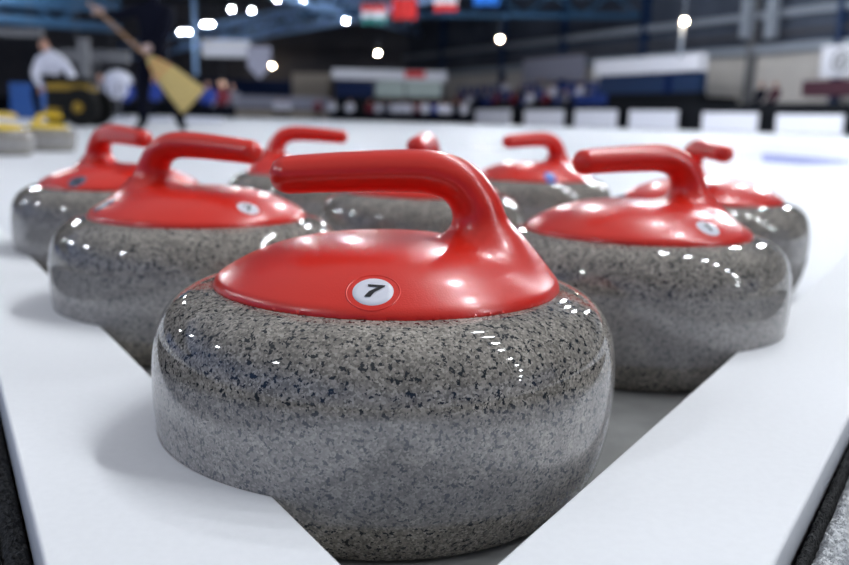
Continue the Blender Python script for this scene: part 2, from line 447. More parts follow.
# black mats outside the arms and the frosted pile along the foam's edge
def edge_strip(name, p0, ang, s0, s1, o0, o1, side, mt, zt, amp, nx, ny, z0=.001):
    d = Vector((math.cos(ang), math.sin(ang))); n = Vector((d.y, -d.x))*side
    mb = MB(); vs = []; fs = []
    for i in range(nx+1):
        for j in range(ny+1):
            s = s0+(s1-s0)*i/nx; o = o0+(o1-o0)*j/ny
            e = (j in (0, ny))
            o += 0 if j == 0 else random.uniform(-1,1)*(o1-o0)/ny*.45
            z = zt*(1-.35*(2*j/ny-1)**4)+random.uniform(-amp, amp)
            p = Vector(p0)+d*s+n*o; vs.append((p.x, p.y, max(z, z0+.002)))
    for i in range(nx):
        for j in range(ny):
            a = i*(ny+1)+j; fs.append((a, a+1, a+ny+2, a+ny+1))
    b = len(vs)
    for i in (0, nx):
        for j in (0, ny): vs.append((vs[i*(ny+1)+j][0], vs[i*(ny+1)+j][1], z0))
    fs.append((b, b+1, b+3, b+2))
    fs.append(tuple([b]+[j for j in range(0, ny+1)]+[b+1])); fs.append(tuple([b+2]+[nx*(ny+1)+j for j in range(ny+1)]+[b+3]))
    fs.append(tuple([b]+[i*(ny+1) for i in range(nx+1)]+[b+2])); fs.append(tuple([b+1]+[i*(ny+1)+ny for i in range(nx+1)]+[b+3]))
    mb.add(vs, fs); return mb.build(name, mt)
AO, AP = math.radians(57.8), math.radians(120)
tag(centred(edge_strip('carpet_edge', (.179,-.165), AO, -.2, .7, .0008, .0068, 1, M['dpile'], .0195, .0012, 500, 5)), 'thin dark pile strip tucked against the right foam side', 'carpet edge')
tag(centred(edge_strip('frost_strip', (.179,-.165), AO, -.2, .7, .0075, .0235, 1, M['fluff'], .0185, .0018, 500, 12)), 'fluffy frosted white strip along the right foam arm', 'frost strip')
tag(centred(edge_strip('carpet_edge', (-.134,-.183), AP, -.15, .7, .0008, .013, -1, M['dpile'], .0150, .0012, 400, 8)), 'dark grey pile strip along the left foam arm', 'carpet edge')
def mat_poly(p0, ang, off, side, xfar):
    d = Vector((math.cos(ang), math.sin(ang))); n = Vector((d.y, -d.x))*side; a = Vector(p0)+n*off
    y0, y1 = -1.6, .62
    return [(a.x+d.x*(y1-a.y)/d.y, y1), (a.x+d.x*(-.36-a.y)/d.y, -.36), (.02, -.36-.02), (.02, y0), (xfar, y0), (xfar, y1)]
rm = flat('rubber_mat', mat_poly((.179,-.165), AO, .0245, 1, 2.6), .012, M['mat'], .011)
tag(centred(rm), 'black rubber walkway mat right of the foam bumper', 'mat')
lm = flat('rubber_mat', mat_poly((-.134,-.183), AP, .0140, -1, -2.6), .012, M['mat'], .011)
tag(centred(lm), 'black rubber walkway mat left of the foam bumper', 'mat')

# ------------------------------------------------------------------ painted marks and a painted shadow in the ice
def strip(name, pix, mt, label, z=.002):
    pts = [ground(x, y, z) for x, y in pix]
    o = flat(name, [(p.x, p.y) for p in pts], z, mt, .0015); tag(centred(o), label, 'ice marking'); return o
strip('ice_marking_or_shadow', [(600,152.5),(760,156),(760,158),(600,154.5)], M['paleblue'], 'pale blue line painted in the ice behind the right stones')
strip('ice_marking_or_shadow', [(762,153.2),(800,156.5),(852,160.5),(852,164),(800,164),(762,161.5)], M['blueice'], 'deep blue wedge painted in the ice near the right edge')
strip('ice_marking_or_shadow', [(828,190.5),(860,192),(860,194.5),(828,193)], M['redice'], 'faint pink mark in the ice at the right edge')
strip('ice_marking_or_shadow', [(462,145.5),(520,146.5),(520,149.5),(480,148.5)], M['shadow_ice'], 'grey shadow line on the ice beyond the rear right grip')  # shadow mark on the ice, drawn as a grey strip
strip('ice_marking_or_shadow', [(108,171),(128,171.5),(128,174),(108,174)], M['blueice'], 'short blue line in the ice behind the left stones')
#BACKGROUND
# ------------------------------------------------------------------ the hall
M['wall_dark'] = noisy('dark_wall_paint', (.085,.085,.10), (.12,.115,.125), .35, .8, spec=.12)
M['wall_beige'] = noisy('beige_wall_panel', (.56,.525,.49), (.64,.60,.56), .5, .8)
M['wall_upper'] = noisy('grey_blue_cladding', (.035,.045,.07), (.07,.085,.12), .4, .8)
M['deck'] = noisy('roof_deck', (.012,.020,.045), (.03,.05,.09), .5, .8)
M['truss'] = mat('blue_steel', (.32,.52,.85), .5)
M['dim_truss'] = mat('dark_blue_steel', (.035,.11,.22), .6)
M['girder'] = mat('grey_steel', (.30,.33,.38), .5)
M['white'] = mat('white_paint', (.80,.80,.86), .5)
M['board'] = mat('white_board', (.86,.86,.93), .5)
M['navy'] = mat('navy_panel', (.006,.018,.075), .5, spec=.12)
M['teal'] = mat('blue_panel', (.004,.025,.085), .5)
M['seat'] = mat('blue_seat', (.015,.05,.26), .5)
M['black'] = mat('black_panel', (.008,.009,.012), .6, spec=.12)
M['tan'] = mat('tan_panel', (.42,.36,.30), .7)
M['lilac'] = mat('pale_grey_banner', (.36,.36,.45), .7)
M['paleglass'] = mat('pale_green_window', (.42,.50,.46), .25)
M['maroon'] = mat('maroon_cloth', (.05,.008,.02), .7)
M['bluebox'] = mat('blue_crate', (.02,.10,.36), .5)
M['signred'] = mat('red_cloth', (.75,.03,.03), .7)
M['signgreen'] = mat('green_cloth', (.02,.22,.20), .7)
M['signblue'] = mat('blue_cloth', (.02,.20,.75), .7)
M['grid'] = mat('dull_grey_metal', (.16,.16,.17), .6)
M['navycloth'] = mat('navy_cloth', (.003,.004,.012), .8, spec=.12)
M['whitecloth'] = mat('white_cloth', (.80,.80,.90), .8)
M['greycloth'] = mat('grey_cloth', (.18,.18,.22), .8)
M['redcloth'] = mat('dark_red_cloth', (.20,.015,.03), .8)
M['bluecloth'] = mat('bright_blue_cloth', (.02,.06,.35), .8)
M['skin'] = mat('skin', (.52,.28,.20), .6)
M['hair'] = mat('dark_hair', (.03,.018,.012), .7)
M['straw'] = noisy('broom_straw', (.50,.36,.12), (.72,.55,.22), 120, .8, .6, 300, .004)
M['wood'] = noisy('pale_wood', (.42,.24,.13), (.55,.33,.18), 20, .5)
M['glove'] = mat('pale_leather', (.60,.45,.42), .7)
M['tyre'] = mat('tyre_rubber', (.012,.012,.012), .7, spec=.12)
M['machine'] = mat('machine_black', (.015,.015,.015), .5, spec=.12)
M['bright_yellow'] = mat('machine_yellow', (.36,.22,.01), .45)
M['cool'] = mat('cool_lamp_glass', (1,1,1), .5, emit=(.90,.95,1.0), strength=LAMP)
M['warm'] = mat('warm_lamp_glass', (1,1,1), .5, emit=(1.0,.80,.55), strength=LAMP*.5)
M['dim'] = mat('dim_lamp_glass', (.8,.8,.8), .5, emit=(1.0,.62,.45), strength=3.0)

W0 = Vector((4.0, 50.0, 0)); WD = Vector((9.8, -19.0, 0)).normalized(); WN = Vector((-WD.y*-1, 0, 0))
WN = Vector((WD.y, -WD.x, 0))          # points into the hall
if WN.x > 0: WN = -WN
WANG = math.atan2(WD.y, WD.x)
def wp(px, py, off=0.0):
    """(s, z) where the ray through a pixel meets the upright plane off metres in front of the right-hand line"""
    d = ray(px, py); p0 = W0+WN*off; t = (p0-CO).dot(WN)/d.dot(WN); p = CO+d*t
    return (p-p0).dot(WD), p.z
def wbox_mb(mb, px0, py0, px1, py1, off=0.0, th=.3, mi=0, z0=None, z1=None):
    sa, za = wp(px0, (py0+py1)/2, off); sb, zb = wp(px1, (py0+py1)/2, off)
    _, zt = wp((px0+px1)/2, py0, off); _, zz = wp((px0+px1)/2, py1, off)
    if z0 is not None: zz = z0
    if z1 is not None: zt = z1
    T = Matrix.Translation(W0) @ Matrix.Rotation(WANG, 4, 'Z')
    sgn = 1 if (Matrix.Rotation(WANG, 3, 'Z') @ Vector((0,1,0))).dot(WN) > 0 else -1
    y0, y1 = sorted((sgn*(off-th), sgn*off))
    mb.box(min(sa,sb), max(sa,sb), y0, y1, zz, zt, mi, T)
    return (sa+sb)/2, zz, zt
def wbox(name, px0, py0, px1, py1, mt, off=0.0, th=.3, z0=None, z1=None, parent=None):
    mb = MB(); wbox_mb(mb, px0, py0, px1, py1, off, th, 0, z0, z1); o = mb.build(name, mt)
    return centred(o) if parent is None else o
BY = 72.0
def bbox_mb(mb, px0, py0, px1, py1, Y=BY, th=.3, mi=0, z0=None, z1=None):
    a = at(px0, (py0+py1)/2, Y); b = at(px1, (py0+py1)/2, Y); t = at((px0+px1)/2, py0, Y).z; q = at((px0+px1)/2, py1, Y).z
    mb.box(a.x, b.x, Y, Y+th, q if z0 is None else z0, t if z1 is None else z1, mi)
def bbox(name, px0, py0, px1, py1, mt, Y=BY, th=.3, z0=None, z1=None, parent=None):
    mb = MB(); bbox_mb(mb, px0, py0, px1, py1, Y, th, 0, z0, z1); o = mb.build(name, mt)
    return centred(o) if parent is None else o
def adopt(o, parent):
    o.parent = parent; o.location = o.location-parent.location if parent.rotation_euler.z == 0 else o.location
    return o

# shell: far wall, right wall (beige below, cladding above), roof deck
def st(o, k='structure'): o['kind'] = k; return o
mb = MB(); mb.box(-95, 4, 76, 76.4, 0, 11); st(mb.build('wall_back', M['wall_dark']))
T = Matrix.Translation(W0) @ Matrix.Rotation(WANG, 4, 'Z'); sg = 1 if (Matrix.Rotation(WANG, 3, 'Z') @ Vector((0,1,0))).dot(WN) > 0 else -1
def along(s0, s1, o0, o1, z0, z1, mt, name, kind='structure'):
    mb = MB(); y0, y1 = sorted((sg*o0, sg*o1)); mb.box(s0, s1, y0, y1, z0, z1, 0, T); o = mb.build(name, mt); o['kind'] = kind; return o
along(-36, 60, -6, -6.3, 0, 3.75, M['wall_beige'], 'wall_right')
along(-36, 60, -5.98, -6.32, 3.75, 11, M['wall_upper'], 'wall_right_upper')
mb = MB(); mb.box(-95, 45, 14, 80, 9.4, 9.6); st(mb.build('ceiling', M['deck']))
along(-30, 60, -5.6, -5.95, 3.55, 3.95, M['girder'], 'trim_1')
along(-30, 60, -5.6, -5.95, 5.15, 5.45, M['girder'], 'trim_2')
along(-30, 60, -5.6, -5.95, 4.35, 4.50, M['wall_dark'], 'trim_3')
# low ledge the seats stand on
tr = along(-20, 60, -1.2, -5.5, 0, .75, M['black'], 'trim_4')
tr = along(-20, 60, -.55, -.8, 0, 1.15, M['black'], 'trim_5')
mb = MB(); mb.box(-45, -2.2, 60, 60.3, 0, 1.0); st(mb.build('trim_6', M['black']))
# upright columns of the right wall
for i, px in enumerate((748, 560, 500, 440, 640, 835)):
    mb = MB(); mb.box(0,0,0,0,0,0); mb = MB()
    s, _ = wp(px, 60, -5.5); y0, y1 = sorted((sg*-5.5, sg*-5.9)); mb.box(s-.14, s+.14, y0, y1, .75, 9.3, 0, T)
    tag(centred(mb.build('steel_column', M['teal'] if px != 748 else M['grid'])), ['dark steel column right of the blue-fronted cabin', 'steel column left of the white-roofed cabin', 'steel column behind the low blue seats', 'steel column beside the pale green window booth', 'steel column rising behind the white-roofed cabin', 'steel column beside the white sign with a round emblem'][i], 'column')
for px, lb in ((745, 'left'), (770, 'right')):
    mb = MB(); s, _ = wp(px, 10, -5.0); _, zl = wp(px, 38, -5.0); y0, y1 = sorted((sg*-5.0, sg*-5.4)); mb.box(s-.22, s+.22, y0, y1, zl, 9.3, 0, T)
    tag(centred(mb.build('hanging_duct', M['girder'])), f'pale grey duct coming down the right wall, {lb} one of the pair', 'duct')

# white-roofed cabin
t0 = wp(650, 95, -2.0); P = W0+WN*-2.0+WD*t0[0]; cab = empty('cabin', (0,0,0)); tag(cab, 'low cabin with white roof and dark blue front by the right wall', 'cabin')
wbox('roof', 594, 57, 699, 73, M['white'], -1.6, 0.5, parent=1).parent = cab
wbox('front_panel', 599, 73, 698, 93, M['teal'], -1.9, 0.5, parent=1).parent = cab
wbox('base', 599, 93, 698, 100, M['black'], -1.9, 0.5, z0=.78, parent=1).parent = cab
o = wbox('door', 664, 74, 672, 93, M['navy'], -1.86, .03, parent=1); o.parent = cab
# sign with a round emblem
sgn_ = empty('wall_sign', (0,0,0)); tag(sgn_, 'white wall sign with a round dark emblem at the right edge', 'sign')
wbox('sign_panel', 821, 45, 862, 77, M['white'], -4.0, .08, parent=1).parent = sgn_
s, z = wp(841, 61, -3.97); mb = MB()
vs = []; K = 36
for r in (.42, .30):
    for k in range(K):
        v = T @ Vector((s+r*math.cos(2*PI*k/K), sg*-3.96, z+r*math.sin(2*PI*k/K))); vs.append(v)
mb.add(vs, [(k, (k+1)%K, K+(k+1)%K, K+k) for k in range(K)], 0)
c0 = len(mb.v); vs = [T @ Vector((s+.16*math.cos(2*PI*k/12), sg*-3.96, z+.16*math.sin(2*PI*k/12))) for k in range(12)]; mb.add(vs, [tuple(range(12))], 0)
mb.build('emblem', M['grid'], sgn_)
tag(wbox('poster', 523, 57, 584, 80, M['lilac'], -5.2, .06), 'long pale poster on the beige wall left of the cabin', 'poster')
tag(wbox('red_cover', 802, 80, 870, 96, M['maroon'], -2.2, .5), 'dark maroon cover on the stand under the emblem sign', 'cover')
# booth with pale windows
bo = empty('commentary_booth', (0,0,0)); tag(bo, 'booth with white fascia and pale green windows behind the far spectators', 'booth')
bbox('fascia', 332, 70, 447, 80, M['white'], 56, 3, parent=1).parent = bo
bbox('fascia_red_patch', 405, 71, 425, 78, M['signred'], 55.95, .05, parent=1).parent = bo
for a, b_, mt, nm in ((336,374,'navy','dark_window'), (376,404,'paleglass','pale_window'), (406,441,'paleglass','pale_window')):
    bbox(nm, a, 81, b_, 97, M[mt], 56.2, 2.6, parent=1).parent = bo
for a in (374.3, 404.3, 441.3): bbox('mullion', a, 81, a+1.4, 98, M['grid'], 56.1, 2.6, parent=1).parent = bo
bbox('base', 335, 97, 443, 101, M['black'], 56.2, 2.6, z0=0, parent=1).parent = bo
# things along the far wall
tag(bbox('dark_screen', 200, 80, 291, 94, M['navy'], 75.695, .3), 'long dark navy screen on the far wall left of the beige box', 'screen')
tag(bbox('beige_kiosk', 292, 73, 329, 97, M['tan'], 64, 2.5, z0=0), 'beige box-shaped kiosk at the far wall', 'kiosk')
tag(bbox('long_banner', 205, 97, 400, 109, M['lilac'], 59.6, .1), 'long pale grey banner along the far barrier', 'banner')
tag(bbox('tan_hoarding', 236, 110, 330, 118.5, M['tan'], 59, .1, z0=.02), 'low tan hoarding at the far end of the ice', 'hoarding')
o = tag(bbox('hanging_banner', 202, 40, 250, 57, M['white'], 45, .06), 'wide pale banner hanging under the roof left of the pennant', 'banner'); HANGN = [o]
pn = MB(); a = at(247, 46, 44); b_ = at(271, 46, 44); c_ = at(259, 79, 44)
z1, z0 = a.z, c_.z
prof = [(a.x,z1),(b_.x,z1),(b_.x,z0+.6),((a.x+b_.x)/2,z0),(a.x,z0+.6)]
pn.add([(x,44,z) for x,z in prof]+[(x,44.05,z) for x,z in prof], [(0,1,2,3,4),(9,8,7,6,5)]+[(i,(i+1)%5,5+(i+1)%5,5+i) for i in range(5)])
HANGN.append(tag(centred(pn.build('pennant', M['lilac'])), 'pointed pale grey pennant hanging under the roof', 'pennant'))
for x0, x1, y0, y1, lb in ((58,128,50,62,'grey horizontal crossbar behind the white-shirted person'), (-8,40,28,36,'dull brown beam high up at the left edge')):
    HANGN.append(tag(bbox('crossbar', x0, y0, x1, y1, M['grid'], 30, .3), lb, 'bar'))
tag(bbox('post', 79, 38, 88, 112, M['grid'], 29, .3, z0=.02), 'grey upright post behind the black machine', 'post')
def cables(o, n=2, ztop=9.38):
    vs = [v.co for v in o.data.vertices]; x0 = min(v.x for v in vs); x1 = max(v.x for v in vs); zt = max(v.z for v in vs)
    for k in range(n):
        x = x0+(x1-x0)*(k+.5)/n; mb = MB(); mb.tube([(x, .02, zt-.02), (x, .02, ztop-o.location.z)], [.012, .012], 6); mb.build('cable', M['grid'], o)
for o in HANGN: cables(o)
# roof steelwork
def truss(pa, pb, name, label, mt='truss', r=.22):
    t = empty(name, (0,0,0)); tag(t, label, 'roof beam')
    a, b_ = Vector(pa), Vector(pb); d = b_-a; n = max(2, int(d.length/3))
    for dz in (0, 1.1):
        mb = MB(); mb.tube([a+Vector((0,0,dz)), b_+Vector((0,0,dz))], [r*.7]*2, 6); mb.build('chord', M[mt], t)
    mb = MB()
    for i in range(n):
        p = a+d*(i/n); q = a+d*((i+1)/n); mb.tube([p, (p+q)/2+Vector((0,0,1.1)), q], [r*.35]*3, 5)
    mb.build('lacing', M[mt], t); return t
truss(at(235,43,70), at(452,-6,44), 'roof_truss', 'bright blue roof truss running diagonally away above the hall centre')
truss(at(120,60,68), at(360,20,62), 'roof_truss', 'blue roof truss low behind the hanging banners')
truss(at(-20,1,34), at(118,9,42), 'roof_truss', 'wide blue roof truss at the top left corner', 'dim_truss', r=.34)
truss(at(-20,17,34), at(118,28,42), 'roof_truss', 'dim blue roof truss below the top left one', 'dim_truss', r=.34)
truss(at(270,-6,42), at(420,34,62), 'roof_truss', 'blue roof truss crossing behind the hanging flags')
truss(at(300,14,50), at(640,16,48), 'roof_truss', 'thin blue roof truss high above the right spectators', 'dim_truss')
truss(at(178,48,64), at(300,22,64), 'roof_truss', 'blue roof truss beside the paired white lamps')
for x, top, bot, Y in ((193, 33, 75, 62), (320, -4, 20, 50)):
    tag(bbox('hanger', x, top, x+4, bot, M['truss'], Y, .2, z1=9.4), ['blue vertical hanger under the paired lamps','blue vertical hanger between the lamps at the top'][x>200], 'hanger')
# flags
def flag(x0, y0, x1, y1, cols, label, Y=44):
    t = empty('flag', (0,0,0)); tag(t, label, 'flag', None)
    n = len(cols)
    for i, c_ in enumerate(cols):
        ya, yb = y0+(y1-y0)*i/n, y0+(y1-y0)*(i+1)/n
        mb = MB(); vs = []; K = 9
        for k in range(K+1):
            x = x0+(x1-x0)*k/K
            for y in (ya, yb):
                p = at(x, y, Y); vs.append((p.x, Y+.08*math.sin(k*1.1), p.z))
        vs += [(v[0], v[1]+.02, v[2]) for v in vs]; b2 = 2*(K+1)
        fs = [(2*k,2*k+2,2*k+3,2*k+1) for k in range(K)]+[(b2+2*k,b2+2*k+1,b2+2*k+3,b2+2*k+2) for k in range(K)]
        mb.add(vs, fs); mb.build('stripe', M[c_], t)
    p = at(x0, y0, Y); q = at(x1, y0, Y); mb = MB(); mb.tube([(p.x-.1, Y, p.z+.03), (q.x+.1, Y, q.z+.03)], [.03, .03], 6); mb.build('flag_rod', M['girder'], t)
flag(362, 5, 387, 24, ['signred','white','signgreen'], 'red, white and green striped flag hanging from the roof')
flag(392, -2, 417, 19, ['signred'], 'plain red flag hanging from the roof, largest of the flags')
flag(434, -3, 457, 11, ['white','signred'], 'white over red flag hanging at the top of the picture')
flag(474, -6, 499, 5, ['signblue'], 'bright blue flag hanging at the very top')
# boards along the ice: white panels on a dark barrier
def ad_board(name, lb, x0, x1, y0, y1):
    t = empty(name, (0,0,0)); tag(t, lb, 'board', 'white boards along the far edge of the ice')
    _, zt = wp((x0+x1)/2, y0, 0)
    mb = MB(); wbox_mb(mb, x0, y0, x1, y1, 0, .12, 0, z0=.03); mb.build('panel', M['board'], t)
    for x in (x0+2, x1-4): mb = MB(); wbox_mb(mb, x, y1-1, x+2, y1, -.12, .4, 0, z0=0, z1=.06); mb.build('foot', M['grid'], t)
BB = [(475,509,109.5),(524,562,110),(574.5,615,110),(629,676,110.5),(702,756,112.5),(776,842,114.5)]
BL = ['leftmost white board on the right side of the ice', 'white board left of the one under the blue-fronted cabin', 'white board below the left end of the cabin', 'white board below the right end of the cabin', 'second white board from the right edge', 'largest white board, nearest the right edge']
for (a, b_, y0), lb in zip(BB, BL): ad_board('ad_board', lb, a, b_, y0, 130)
for i, (a, b_) in enumerate(((100,132),(143,170),(182,222))):
    o = bbox('white_barrier', a, 117, b_, 128, M['board'], 22, .25, z0=.0); tag(o, ['low white barrier block left of the standing legs','low white barrier block between the dark legs','low white barrier block under the broom'][i], 'barrier')
tag(bbox('blue_crate', 10, 83, 34, 116, M['bluebox'], 20, .7, z0=0), 'blue crate behind the white-shirted person', 'crate')
# seats: one row of blue seats
def seat_proto():
    t = empty('stadium_seat', (0,0,0))
    mb = MB(); mb.box(-.22,.22,-.22,.2,.40,.46); mb.build('seat', M['seat'], t)
    mb = MB(); mb.box(-.22,.22,.2,.26,.42,.95); mb.build('backrest', M['seat'], t)
    mb = MB(); mb.box(-.04,.04,-.05,.1,0,.40); mb.build('stand', M['grid'], t)
    tag(t, 'blue stadium seat in the rows behind the white boards', 'seat', 'blue stadium seats'); return t
TAKEN = ((458,0),(470,0),(484,1),(497,0),(505,2),(514,0),(520,1),(531,0),(540,2),(547,0),(553,1),(566,0),(580,1))
sp = None
FR = math.atan2(WN.y, WN.x)+PI/2
for row in range(3):
    for k in range(22):
        px = 462+k*6.6-row*2
        if any(r_ == row and abs(px-q) < 7.2 for q, r_ in TAKEN): continue
        if sp is None: sp = seat_proto(); o = sp
        else: o = copy_tree(sp)
        off = -1.6-row*1.1
        s, _ = wp(px, 95, off); p = W0+WN*off+WD*s
        o.location = (p.x, p.y, .75+row*.42); o.rotation_euler.z = FR
along(-15, 12, -2.1, -3.2, .75, 1.16, M['black'], 'trim_7'); along(-15, 12, -3.2, -5.4, .75, 1.58, M['black'], 'trim_8')

# ------------------------------------------------------------------ people
def skel(name, pts, edges, mats, classify, parent=None, sub=2, root=0):
    """pts: list of (x,y,z,rx[,ry]) joints; grown with skin + subdivision, then frozen"""
    me = bpy.data.meshes.new(name); me.from_pydata([p[:3] for p in pts], edges, []); o = bpy.data.objects.new(name, me); C.objects.link(o)
    sk = o.modifiers.new('s', 'SKIN'); sk.use_smooth_shade = True
    for i, p in enumerate(pts):
        d = me.skin_vertices[0].data[i]; d.radius = (p[3], p[4] if len(p) > 4 else p[3]); d.use_root = (i == root)
    ss = o.modifiers.new('u', 'SUBSURF'); ss.levels = sub; ss.render_levels = sub
    dg = bpy.context.evaluated_depsgraph_get(); dg.update()
    new = bpy.data.meshes.new_from_object(o.evaluated_get(dg)); new.name = name
    bpy.data.objects.remove(o); bpy.data.meshes.remove(me)
    new.materials.clear()
    for q in mats: new.materials.append(q)
    for p in new.polygons: p.use_smooth = True; p.material_index = classify(p.center)
    return link(name, new, parent)
def hand(parent, wrist, direction, palm_n, curl, side, mt, s=1.0, name='glove'):
    """palm, four unequal bent fingers and a thumb leaving the side near the palm's base"""
    d = Vector(direction).normalized(); n = Vector(palm_n); n = (n-d*n.dot(d)).normalized(); l = d.cross(n)*side
    w_ = Vector(wrist); pts = []; ed = []
    def add(p, r): pts.append((p.x, p.y, p.z, r*s)); return len(pts)-1
    a = add(w_, .024); b_ = add(w_+d*.05*s, .030); c_ = add(w_+d*.085*s, .028); ed += [(a,b_),(b_,c_)]
    for i, ln in enumerate((.070,.080,.074,.058)):
        off = l*((1.5-i)*.021*s); p = w_+d*.085*s+off; k = add(p, .0105); ed.append((c_, k)); ang = 0
        for q, f in enumerate((.45,.32,.23)):
            ang += curl[q]; dd = d*math.cos(ang)+n*math.sin(ang); p = p+dd*ln*f*s; k2 = add(p, .0095-.001*q); ed.append((k, k2)); k = k2
    p = w_+d*.028*s+l*.022*s; k = add(p, .012); ed.append((a, k))
    for f, ang in ((.032,.5),(.028,.9)):
        dd = (d*math.cos(ang*.8)+l*math.sin(.8)*(1 if f > .03 else .4)+n*math.sin(ang)).normalized(); p = p+dd*f*s; k2 = add(p, .010); ed.append((k, k2)); k = k2
    return skel(name, pts, ed, [mt], lambda c: 0, parent, 1)
def head(parent, c, yaw, hairmat, s=1.0, pitch=0.0):
    """face with eyes, nose, mouth, ears and a cap of hair; c = centre of skull"""
    R3 = Matrix.Translation(c) @ Matrix.Rotation(yaw, 4, 'Z') @ Matrix.Rotation(pitch, 4, 'X') @ Matrix.Scale(s, 4)
    me = bpy.data.meshes.new('head'); bm = bmesh.new(); bmesh.ops.create_uvsphere(bm, u_segments=24, v_segments=18, radius=1)
    for v in bm.verts:                                                  # face looks along -y
        x, y, z = v.co; jaw = 1-.28*max(0, -z)**1.2
        v.co = Vector((x*.075*jaw, y*.095*(1-.10*max(0,-z)), z*.118))
        f = max(0, -y)
        if f > .5: v.co.y -= .022*math.exp(-((x/.16)**2+((z+.12)/.22)**2)); v.co.y += .010*math.exp(-(((abs(x)-.38)/.18)**2+((z-.08)/.14)**2)); v.co.y += .004*math.exp(-((x/.3)**2+((z+.50)/.05)**2))
    bm.transform(R3); bm.to_mesh(me); bm.free(); me.materials.append(M['skin'])
    for p in me.polygons: p.use_smooth = True
    h = link('head', me, parent)
    for sx in (-1, 1):
        mb = MB(); mb.lathe([(.004,-.028),(.014,-.02),(.017,0),(.014,.02),(.004,.028)], 10, 0, (sx*.076,.005,-.01)); mb.v = [tuple(R3 @ Vector(v)) for v in mb.v]; mb.build('ear', M['skin'], h)
        mb = MB(); mb.lathe([(.002,-.008),(.008,-.005),(.0105,0),(.008,.005),(.002,.008)], 10, 0, (sx*.029,-.079,.010)); mb.v = [tuple(R3 @ Vector(v)) for v in mb.v]; mb.build('eye', M['hair'], h)
    me = bpy.data.meshes.new('hair'); bm = bmesh.new(); bmesh.ops.create_uvsphere(bm, u_segments=24, v_segments=18, radius=1)
    bmesh.ops.delete(bm, geom=[v for v in bm.verts if v.co.z < .12+.9*max(0,-v.co.y)-.75*max(0, v.co.y)], context='VERTS')
    for v in bm.verts: v.co = Vector((v.co.x*.083, v.co.y*.105+.003, v.co.z*.128))
    bm.transform(R3); bm.to_mesh(me); bm.free(); me.materials.append(hairmat)
    for p in me.polygons: p.use_smooth = True
    link('hair', me, h); return h

# --- person with the corn broom, striding to the right, back half turned, 10.8 m away
PY = 10.8
fo = at(142, 134, PY); px_ = fo.x; base = Vector((px_+.12, PY, 0))
bp = empty('person', base); tag(bp, 'person in dark navy clothes striding over the ice holding a straw broom', 'person')
h1 = at(95, 10, PY-.25)-base; h2 = at(143, 50, PY-.28)-base       # upper and lower hand on the broom stick
ax = (h2-h1).normalized(); out = Vector((0,-.055,0))
w1 = h1 - ax*0 + Vector((.09,.07,-.03)); w2 = h2+Vector((.085,.075,.07))
fR = at(180, 131, PY)-base; fR.z = 0
J = [(.07,0,.98,.17,.14),(.08,0,1.18,.19,.15),(.08,.0,1.44,.235,.15),(.10,0,1.58,.10,.09),(.10,-.01,1.66,.06,.065),(.10,-.02,1.74,.06,.07),   # pelvis up to the skull base
     (-.02,0,.90,.125,.12),(-.08,-.03,.50,.098,.095),(-.10,.03,.12,.068,.07),(-.12,-.0,.055,.055,.05),(-.15,-.15,.035,.045,.035),                # left leg and shoe
     (.15,0,.90,.125,.12),(.26,-.04,.50,.098,.095),(fR.x,.06,.13,.068,.07),(fR.x+.01,.04,.055,.055,.05),(fR.x+.10,-.09,.035,.045,.035),             # right leg and shoe
     (-.12,-.02,1.49,.095,.09),(-.30,-.16,1.40,.078,.075),(w1.x,w1.y,w1.z,.050,.050),                                                             # left arm
     (.30,-.02,1.48,.095,.09),(.28,-.20,1.17,.075,.075),(w2.x,w2.y,w2.z,.048,.048)]
Ed = [(0,1),(1,2),(2,3),(3,4),(4,5),(0,6),(6,7),(7,8),(8,9),(9,10),(0,11),(11,12),(12,13),(13,14),(14,15),(2,16),(16,17),(17,18),(2,19),(19,20),(20,21)]
body = skel('body', J, Ed, [M['navycloth'], M['skin'], M['machine']], lambda c: 1 if (c.z > 1.68 and abs(c.x-.1) < .1) else (2 if c.z < .09 else 0), bp)
head(bp, (.10,-.03,1.84), math.radians(-35), M['hair'])
hand(bp, w1, h1-w1, (0,-1,-.2), (.9,.9,.7), 1, M['glove'], 1.35); hand(bp, w2, h2-w2, (0,-1,-.2), (.9,.9,.7), -1, M['glove'], 1.35)
# broom
br = empty('broom', at(190, 98, PY-.28)); tag(br, 'long-handled yellow straw broom held slanting across the dark-clothed person', 'broom')
a = at(88, 2, PY-.27)-br.location; b_ = at(150, 59, PY-.28)-br.location; e = at(192, 100, PY-.28)-br.location
mb = MB(); mb.tube([a, b_], [.017, .019], 12); mb.build('handle', M['wood'], br)
d = (e-b_).normalized(); pr_ = Vector((d.z, 0, -d.x)); ln = (e-b_).length
mb = MB(); rings = []; n = 24
for q, wd, th in ((-.03,.022,.022),(.0,.045,.04),(.12,.085,.05),(.4,.15,.055),(.75,.185,.055),(1.0,.215,.05),(1.03,.21,.045)):
    rings.append([b_+d*ln*q+pr_*(wd*math.cos(2*PI*k/n))+Vector((0,1,0))*(th*math.sin(2*PI*k/n))+(d*random.uniform(-.02,.02) if q > .9 else Vector()) for k in range(n)])
vs = [v for r in rings for v in r]; fs = [(i*n+k,i*n+(k+1)%n,(i+1)*n+(k+1)%n,(i+1)*n+k) for i in range(len(rings)-1) for k in range(n)]
fs += [tuple(range(n))[::-1], tuple((len(rings)-1)*n+k for k in range(n))]
mb.add(vs, fs, 0, True); mb.build('straw_head', M['straw'], br)
for q, wd in ((.14,.092),(.30,.13)):
    c_ = b_+d*ln*q; mb = MB(); mb.tube([c_+pr_*(wd+.0)*math.cos(t_)+Vector((0,.062*math.sin(t_),0)) for t_ in [2*PI*k/24 for k in range(25)]], [.006]*25, 6, cap=False); mb.build('binding', M['signred'], br)

